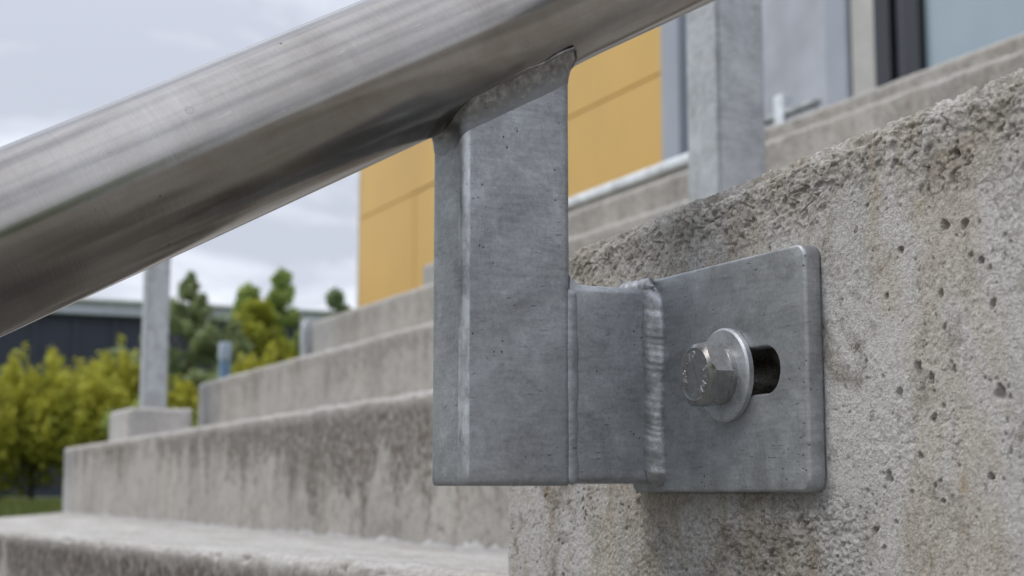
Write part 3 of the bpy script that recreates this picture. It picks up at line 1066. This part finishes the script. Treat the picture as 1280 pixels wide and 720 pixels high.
def ringv(rf, yf):
    return [bm.verts.new((BOLT[0] + rf(a) * math.cos(a), yf(a), BOLT[1] + rf(a) * math.sin(a))) for a in (HROT + 2 * math.pi * k / NH for k in range(NH))]


ch = math.tan(rad(30))
r0 = ringv(lambda a: RC - 0.0007, lambda a: YF + 0.0003)
r1_ = ringv(lambda a: RC, lambda a: YF)
r2_ = ringv(hexr, lambda a: YF + max(0.0003, (hexr(a) - RC) * ch))
r3_ = ringv(hexr, lambda a: YB_ - 0.0006)
r4_ = ringv(lambda a: 0.0136, lambda a: YB_)
cen = bm.verts.new((BOLT[0], YF + 0.0003, BOLT[1]))
for k in range(NH):
    j = (k + 1) % NH
    bm.faces.new((cen, r0[j], r0[k]))
    for A, B in ((r0, r1_), (r1_, r2_), (r2_, r3_), (r3_, r4_)):
        bm.faces.new((A[k], A[j], B[j], B[k]))
tube(bm, [Vector((BOLT[0], YB_ - 0.001, BOLT[1])), Vector((BOLT[0], 0.424, BOLT[1]))], 0.0088, 32)
bolt = bm_obj("bolt", bm, M["bolt"], rail, False)


def stamp_text(chars, a0, da, rr_, size, parent):
    allv, allf = [], []
    for i, chx in enumerate(chars):
        if chx == ' ': continue
        fc = bpy.data.curves.new("t", 'FONT'); fc.body = chx; fc.size = size; fc.extrude = 0.00022
        fc.align_x = 'CENTER'; fc.align_y = 'CENTER'; fc.offset = 0.00004
        ob = bpy.data.objects.new("t", fc); COL.objects.link(ob)
        dg = bpy.context.evaluated_depsgraph_get()
        me = bpy.data.meshes.new_from_object(ob.evaluated_get(dg))
        a = rad(a0 + da * i)
        cx, cz = math.cos(a), math.sin(a)
        tx, tz = math.sin(a), -math.cos(a)            # reading direction runs clockwise
        b = len(allv)
        for v in me.vertices:
            X = BOLT[0] + rr_ * cx + v.co.x * tx + v.co.y * cx
            Z = BOLT[1] + rr_ * cz + v.co.x * tz + v.co.y * cz
            allv.append((X, YF + 0.00018 - v.co.z, Z))
        allf += [tuple(b + k for k in p.vertices) for p in me.polygons]
        bpy.data.objects.remove(ob); bpy.data.curves.remove(fc); bpy.data.meshes.remove(me)
    me = bpy.data.meshes.new("stamped_lettering")
    me.from_pydata(allv, [], allf)
    return link("stamped_lettering", me, M["stamp"], parent)


for args in (("A2-70", 195, -25, 0.0092, 0.0050), ("BIRK", 14, -24, 0.0092, 0.0050)):
    st_ = stamp_text(*args, None)
    st_.parent = bolt

# ================================================================== posts further away
GP = "square galvanised railing posts on the stairs"


def railing_post(x0, x1, y0, y1, z0, z1, label):
    e = empty("railing_post", ((x0 + x1) / 2, (y0 + y1) / 2, z0))
    tag(e, label, "post", GP)
    bm = bmesh.new()
    add_box(bm, x0, x1, y0, y1, z0 + 0.006, z1)
    bmesh.ops.bevel(bm, geom=[ed for ed in bm.edges if abs(ed.verts[0].co.z - ed.verts[1].co.z) > 0.1], offset=0.007, segments=4, affect='EDGES')
    o = bm_obj("shaft", bm, M["galv_far"], e, True)
    o.data.set_sharp_from_angle(angle=rad(40))
    box("base_plate", x0 - 0.012, x1 + 0.012, y0 - 0.012, y1 + 0.012, z0, z0 + 0.008, M["galv_far"], e, 0.001)
    box("cap", x0 - 0.001, x1 + 0.001, y0 - 0.001, y1 + 0.001, z1, z1 + 0.005, M["galv_far"], e, 0.001)
    return e


railing_post(-1.891, -1.800, 1.156, 1.239, 0.153, 1.25, "upright square galvanised post behind the near block, with one pale and one darker side")
railing_post(-5.585, -5.500, 1.087, 1.170, 0.279, 1.12, "pale grey square post standing on the small concrete pedestal")

pd = rounded_slab("concrete_pedestal", coords((-5.66, -5.30, 0.006)), coords((0.995, 1.215, 0.006)), coords((0.14, 0.281, 0.005)), 0.017, M["pedestal"],
                  None, lambda P, N: 0.0015 * fbm(P, 30, 3, 77), None, ("front", "top", "left", "right", "back"))
tag(pd, "small pale concrete pedestal on the far end of the second step, under the grey post", "pedestal")

def stub(x0, x1, y0, y1, z0, z1, label):
    e = empty("steel_stub", ((x0 + x1) / 2, (y0 + y1) / 2, z0))
    tag(e, label, "steel stub")
    bm = bmesh.new()
    n = 10; zc = z1 - (y1 - y0) * 0.8
    pr_ = [(y1, z0), (y1, z1)] + [(y1 - (y1 - y0) * math.sin(math.pi / 2 * i / n), zc + (z1 - zc) * math.cos(math.pi / 2 * i / n)) for i in range(1, n + 1)] + [(y0, z0)]
    A = [bm.verts.new((x0, y, z)) for y, z in pr_]; B = [bm.verts.new((x1, y, z)) for y, z in pr_]
    bm.faces.new(A); bm.faces.new(B[::-1])
    for i in range(len(pr_)):
        j = (i + 1) % len(pr_); bm.faces.new((A[i], B[i], B[j], A[j]))
    bmesh.ops.bevel(bm, geom=bm.edges[:], offset=0.002, segments=2, affect='EDGES')
    bm_obj("upright", bm, M["galv_far"], e)
    box("foot", x0 - 0.01, x1 + 0.01, y0 - 0.01, y1 + 0.01, z0, z0 + 0.006, M["galv_far"], e)


stub(-5.72, -5.668, 1.728, 1.775, 0.392, 0.665, "short grey steel upright with a rounded shoulder at the left end of the fourth step")

# low metal barrier on the landing
lb = empty("metal_barrier", (-5.63, 4.0, 1.10))
tag(lb, "low pale metal barrier just visible on the landing behind the top step", "barrier")
for x in (-5.68,):
    box("upright", x - 0.035, x + 0.035, 3.97, 4.03, 1.10, 1.74 if x > -5 else 1.80, M["flash"] if x < -5 else M["galv_far"], lb, 0.004)
box("top_rail", -5.86, -5.42, 3.975, 4.025, 1.70, 1.725, M["galv_far"], lb, 0.004)
box("panel", -5.85, -5.43, 3.99, 4.01, 1.2, 1.69, M["render_"], lb, 0.002)

# ================================================================== yellow panel building
bd = empty("panel_building", (-20, 12, 1.1))
tag(bd, "large building clad in ochre yellow panels with a grey glazed entrance at its right end", "building")
BZ0, BZ1, BY = GZ, 10.2, 12.0
core = box("core_wall", -34.80, 20.0, BY + 0.12, BY + 12, BZ0, BZ1 - 0.1, M["render_"], bd)
zrows = [BZ0, 3.88, 6.56, 9.24, BZ1]
xcols = [-34.86 + i * 3.732 for i in range(5)]      # four panel columns up to the column at the right
for i in range(4):
    for j in range(4):
        xa, xb = xcols[i], xcols[i + 1]
        za, zb = zrows[j], zrows[j + 1]
        jit = 0.004 * ((i * 7 + j * 3) % 5)
        box("facade_panel", xa + 0.003, xb - 0.003, BY - jit, BY + 0.1, za + 0.014, zb - 0.014, M["yellow"], bd, 0.01)
bx = box("corner_trim", -35.02, -34.865, BY - 0.03, BY + 12.05, BZ0, BZ1, M["trim"], bd, 0.01)
box("column", -19.93, -19.40, BY - 0.25, BY + 0.1, BZ0, BZ1, M["blue"], bd, 0.02)
box("wall_panel", -19.39, -17.6, BY + 0.02, BY + 0.1, BZ0, BZ1, M["render_"], bd, 0.01)
box("wall_panel", -17.58, -15.92, BY + 0.02, BY + 0.1, BZ0, BZ1, M["render_"], bd, 0.01)
box("column", -15.90, -15.46, BY - 0.12, BY + 0.1, BZ0, BZ1, M["blue"], bd, 0.02)
box("door_surround", -15.45, -14.93, BY - 0.05, BY + 0.1, BZ0, BZ1, M["cream"], bd, 0.02)
df = box("door_frame", -14.92, -14.62, BY - 0.10, BY + 0.1, BZ0, BZ1, M["black"], bd, 0.01)
box("door_frame", -14.58, -14.42, BY - 0.02, BY + 0.1, BZ0, BZ1, plain("dark_grey_mullion", (0.055, 0.062, 0.078), 0.4), bd, 0.01)
box("door_frame", -14.39, -14.10, BY - 0.08, BY + 0.1, BZ0, BZ1, M["black"], bd, 0.01)
box("glass_pane", -14.09, -11.2, BY + 0.02, BY + 0.08, BZ0, BZ1, M["glass"], bd)
box("door_frame", -11.19, -11.05, BY - 0.08, BY + 0.1, BZ0, BZ1, M["black"], bd, 0.01)
box("glass_pane", -11.04, -8.0, BY + 0.02, BY + 0.08, BZ0, BZ1, M["glass"], bd)
for i in range(7):
    box("added_dark_panel", -7.98 + i * 3.98, -4.04 + i * 3.98, BY - 0.02, BY + 0.1, 1.12, BZ1, M["navy2"], bd, 0.01)  # out-of-view dark facade run, added so the tube mirrors something dark
box("roof_edge", -35.1, 20.1, BY - 0.3, BY + 12.1, BZ1, BZ1 + 0.3, M["trim"], bd, 0.02)

# ================================================================== dark building far left
db = empty("dark_building", (-60, 12, GZ))
tag(db, "long low dark slate building with a pale roof band behind the bushes", "building")
box("wall", -80, -60, -6, 60, GZ, 6.70, M["navy"], db)
for i in range(34):
    y = -5.9 + i * 1.5
    box("wall_rib", -59.99, -59.90, y, y + 0.12, GZ, 6.70, M["navy2"], db)
box("roof_fascia", -80.3, -59.6, -6.3, 60.3, 6.70, 7.18, M["fascia"], db, 0.03)
box("roof_edge", -80.5, -59.3, -6.5, 60.5, 7.19, 7.30, M["trim"], db, 0.02)


# ================================================================== plants
def leaves_mesh(name, C_, T_, size, mat, parent, r2, flat=0.6):
    n = len(C_)
    u = r2.normal(size=(n, 3)); u /= np.linalg.norm(u, axis=1, keepdims=True)
    w = r2.normal(size=(n, 3)); w -= u * (w * u).sum(1)[:, None]; w /= np.linalg.norm(w, axis=1, keepdims=True)
    s = size * r2.uniform(0.6, 1.3, n)[:, None]
    a = C_ - u * s; b = C_ + w * s * 0.42; c = C_ + u * s; d = C_ - w * s * 0.42
    V = np.stack([a, b, c, d], 1).reshape(-1, 3)
    Q = np.arange(n * 4).reshape(-1, 4)
    return from_np(name, V, Q, mat, parent, False, {"tone": np.repeat(np.clip(T_, 0, 1), 4)})


def trunk(name, base, top, r0, parent, limbs=5, r2=None, spread=1.0):
    bm = bmesh.new()
    b, t_ = Vector(base), Vector(top)
    n = 8
    pts = [b.lerp(t_, i / n) + Vector((math.sin(i * 1.3) * 0.04, math.cos(i * 1.7) * 0.04, 0)) * (i > 0) for i in range(n + 1)]
    tube(bm, pts, [r0 * (1 - 0.85 * i / n) for i in range(n + 1)], 8)
    for k in range(limbs):
        f = 0.15 + 0.7 * k / max(1, limbs)
        s0 = b.lerp(t_, f); a = k * 2.4
        L = spread * (1 - 0.6 * f)
        e = s0 + Vector((math.cos(a) * L, math.sin(a) * L, L * 0.7))
        tube(bm, [s0, s0.lerp(e, 0.5) + Vector((0, 0, 0.05)), e], [r0 * 0.4 * (1 - f * 0.5), r0 * 0.28, r0 * 0.1], 6)
    return bm_obj(name, bm, M["bark"], parent)


def shrub(x, y, h, w, mat, label, seed, cat="shrub", name="shrub", group="yellow green shrubs behind the lawn", n=6000, spires=13, sz=0.10):
    r2 = np.random.default_rng(seed)
    e = empty(name, (x, y, GZ))
    tag(e, label, cat, group)
    trunk("trunk", (x, y, GZ - 0.02), (x, y, GZ + h * 0.8), 0.07, e, 8, r2, w * 0.7)
    C_, T_ = [], []
    per = n // (spires * 2 + 6)
    def clump(c, rx, rz, k, tone):
        d = r2.normal(size=(k, 3)); d /= np.linalg.norm(d, axis=1, keepdims=True)
        rr = r2.random(k)[:, None] ** 0.45
        p = c + d * rr * np.array([rx, rx, rz])
        C_.append(p)
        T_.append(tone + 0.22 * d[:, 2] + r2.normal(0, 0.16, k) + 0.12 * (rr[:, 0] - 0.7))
    for i in range(6):                           # body
        a = r2.uniform(0, 6.28); q = r2.uniform(0, 0.45) * w
        clump(np.array([x + q * math.cos(a), y + q * math.sin(a), GZ + h * r2.uniform(0.2, 0.5)]), w * 0.55, h * 0.28, int(per * 1.5), 0.40)
    for i in range(spires):                      # upright shoots
        a = r2.uniform(0, 6.28); q = math.sqrt(r2.random()) * w * 0.85
        top = h * (1 - 0.32 * (q / w) ** 1.3) * r2.uniform(0.80, 1.0)
        cx, cy = x + q * math.cos(a), y + q * math.sin(a)
        for f in (0.80, 0.55):
            clump(np.array([cx, cy, GZ + top * f]), w * 0.20 * (1.25 - f) * 2.0, top * 0.20, per, 0.52 + 0.14 * (f > 0.7))
    for i in range(spires * 3):                  # thin leading tips
        a = r2.uniform(0, 6.28); q = math.sqrt(r2.random()) * w * 0.95
        top = h * (1 - 0.35 * (q / w) ** 1.3) * r2.uniform(0.72, 1.02)
        k = 26
        f = r2.random(k)
        C_.append(np.stack([x + q * math.cos(a) + r2.normal(0, 0.05, k), y + q * math.sin(a) + r2.normal(0, 0.05, k), GZ + top * (0.74 + 0.28 * f)], 1))
        T_.append(0.7 + r2.normal(0, 0.12, k))
    C_ = np.concatenate(C_); T_ = np.concatenate(T_)
    C_[:, 2] = np.maximum(C_[:, 2], GZ + 0.05)
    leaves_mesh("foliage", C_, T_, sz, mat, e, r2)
    return e


def conifer(x, y, h, w, label, seed, group, name="conifer_tree", mat="leafD", n=6500, fork=1):
    r2 = np.random.default_rng(seed)
    e = empty(name, (x, y, GZ))
    tag(e, label, "tree", group)
    trunk("trunk", (x, y, GZ - 0.02), (x, y, GZ + h * 0.97), 0.10, e, 6, r2, w * 0.4)
    C_, T_ = [], []
    nb = 120
    for i in range(nb):
        f = (i + r2.random()) / nb
        z = GZ + h * (0.06 + 0.92 * f)
        L = w * (1 - f) ** 1.15 * r2.uniform(0.6, 1.1) + 0.05
        a = r2.uniform(0, 6.28)
        k = int(n / nb * (0.5 + (1 - f)))
        t_ = r2.random(k) ** 0.6
        px = x + math.cos(a) * L * t_ + r2.normal(0, 0.07, k) * (0.3 + 1.2 * (1 - f))
        py = y + math.sin(a) * L * t_ + r2.normal(0, 0.07, k) * (0.3 + 1.2 * (1 - f))
        pz = z + L * 0.30 * t_ + r2.normal(0, 0.06, k)
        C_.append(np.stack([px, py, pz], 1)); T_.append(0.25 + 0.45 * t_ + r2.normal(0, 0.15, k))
    C_ = np.concatenate(C_); T_ = np.concatenate(T_)
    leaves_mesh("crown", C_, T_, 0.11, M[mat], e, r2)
    return e


def round_tree(x, y, h, w, z0, label, seed, group, mat="leafG", n=5200, name="leafy_tree", sz=0.15):
    r2 = np.random.default_rng(seed)
    e = empty(name, (x, y, GZ))
    tag(e, label, "tree", group)
    trunk("trunk", (x, y, GZ - 0.02), (x, y, GZ + h * 0.9), 0.12, e, 9, r2, w * 0.7)
    C_, T_ = [], []
    nc = 44
    for i in range(nc):
        f = r2.random()
        z = z0 + (h - z0) * f
        q = w * math.sqrt(max(0.05, 1 - (2 * f - 0.9) ** 2)) * math.sqrt(r2.random()) * 0.8
        a = r2.uniform(0, 6.28)
        c = np.array([x + q * math.cos(a), y + q * math.sin(a), GZ + z])
        k = n // nc
        d = r2.normal(size=(k, 3)); d /= np.linalg.norm(d, axis=1, keepdims=True)
        rr = r2.random(k)[:, None] ** 0.5
        C_.append(c + d * rr * np.array([w * 0.33, w * 0.33, w * 0.36]))
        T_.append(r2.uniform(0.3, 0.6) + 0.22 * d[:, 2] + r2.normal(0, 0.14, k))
    C_ = np.concatenate(C_); T_ = np.concatenate(T_)
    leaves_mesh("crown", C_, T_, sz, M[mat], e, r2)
    return e


F = 1.2      # everything in this row was measured at x=-30 and stands at x=-36
X0 = -36.0
GS = "yellow green shrubs behind the lawn"
shrub(X0, 3.10 * F, 3.1, 1.5, M["leafY"], "olive shrub at the far edge of the lawn, cut by the photo's left border", 1)
shrub(X0 - 0.6, 3.95 * F, 3.95, 1.15, M["leafY"], "bright yellow green shrub with upright shoots in front of the dark building", 2)
shrub(X0 + 0.6, 4.75 * F, 3.55, 1.2, M["leafY"], "yellow green shrub between the two tallest shrubs left of the grey post", 3)
shrub(X0 - 1.5, 5.62 * F, 4.2, 0.95, M["leafY"], "tall yellow shrub rising right beside the left of the grey post", 4)
shrub(X0 + 1.5, 5.65 * F, 2.6, 1.1, M["leafG"], "lower green shrub behind the concrete pedestal", 5)
shrub(X0 + 1.0, 6.45 * F, 3.0, 1.0, M["leafY"], "yellow shrub just right of the grey post, below the dark conifer", 6)
shrub(X0 + 2.0, 7.25 * F, 2.6, 1.0, M["leafG"], "green shrub behind the blue marker post", 7)
shrub(X0 - 0.5, 8.35 * F, 4.15, 1.25, M["leafY"], "bright yellow shrub right of the blue marker post, below the twin trees", 8)
shrub(X0 + 0.4, 9.3 * F, 4.0, 1.0, M["leafG"], "light green shrub beside the left end of the fourth step", 9)
GT = "trees rising above the shrubs"
conifer(X0 - 3, 7.35 * F, 5.9, 4.2, "tall dark conifer with a thin pointed leader right of the grey post", 21, GT, n=12000)
conifer(X0 - 2.0, 8.15 * F, 4.5, 2.4, "shorter dark conifer leaning against the right of the taller conifer", 22, GT, n=8000)
round_tree(X0 - 6, 9.32 * F, 6.0, 0.62, 2.0, "left one of the twin narrow green trees above the yellow shrub", 31, GT, n=5200)
round_tree(X0 - 6, 10.05 * F, 6.3, 0.66, 2.0, "right and taller one of the twin narrow green trees", 32, GT, n=5600)
round_tree(X0 - 5, 10.6 * F, 4.7, 0.95, 1.0, "leafy green tree filling the gap between the twin trees and the steps", 34, GT, n=5600)
round_tree(X0 - 4, 8.9 * F, 5.0, 1.35, 1.0, "yellow green tree between the conifers and the twin trees", 35, GT, "leafY", n=7600)
round_tree(X0 - 9, 12.25 * F, 6.3, 0.62, 3.0, "small round tree showing just left of the yellow building, over the steps", 33, GT, "leafD", n=4600)

# unseen tree belt across the path, added to darken the tube's reflection
protos = []
for i, (x, y, h, w) in enumerate(((-24, -11, 7.5, 3.0), (-12, -13, 8.5, 3.4), (0, -12, 7.8, 3.2), (11, -13, 9.0, 3.5), (22, -10, 8.0, 3.2), (27, 4, 8.0, 3.2))):
    round_tree(x, y, h, w, 0.8, ["broad unseen tree added behind the camera, toward the far lawn", "tall unseen tree added behind the camera", "unseen tree added straight across from the stairs",
               "broad unseen tree added behind and right of the camera", "unseen tree added at the right end of the belt", "unseen tree added beside the near end of the stairs"][i], 60 + i, "unseen trees added for the tube to mirror", "leafG", 5000, sz=0.34)

# blue marker post
bp = empty("marker_post", (-12, 3.0, GZ))
tag(bp, "slim blue marker post with a pale top standing behind the third step", "marker post")
box("post", -12.04, -11.96, 2.965, 3.045, GZ, 1.02, M["sign"], bp, 0.008)
box("cap", -12.045, -11.955, 2.96, 3.05, 1.02, 1.17, M["signtop"], bp, 0.012, 3)

# grass blades on the lawn
ng = 60000
gx = -8 - 29 * rng.random(ng) ** 0.7
gy = rng.uniform(0.5, 9.5, ng)
gh = rng.uniform(0.03, 0.09, ng)
an = rng.uniform(0, 6.28, ng)
lx, ly = rng.normal(0, 0.03, ng), rng.normal(0, 0.03, ng)
wv = 0.006 + 0.00035 * np.abs(gx)
A = np.stack([gx - wv * np.cos(an), gy - wv * np.sin(an), np.full(ng, GZ - 0.002)], 1)
B = np.stack([gx + wv * np.cos(an), gy + wv * np.sin(an), np.full(ng, GZ - 0.002)], 1)
Cc = np.stack([gx + lx, gy + ly, GZ + gh], 1)
V = np.stack([A, B, Cc], 1).reshape(-1, 3)
gb = from_np("grass", V, np.arange(ng * 3).reshape(-1, 3), M["blade"], None, False, {"tone": np.repeat(rng.random(ng), 3)})
tag(gb, "short green lawn grass in front of the shrubs", "grass", None, "stuff")
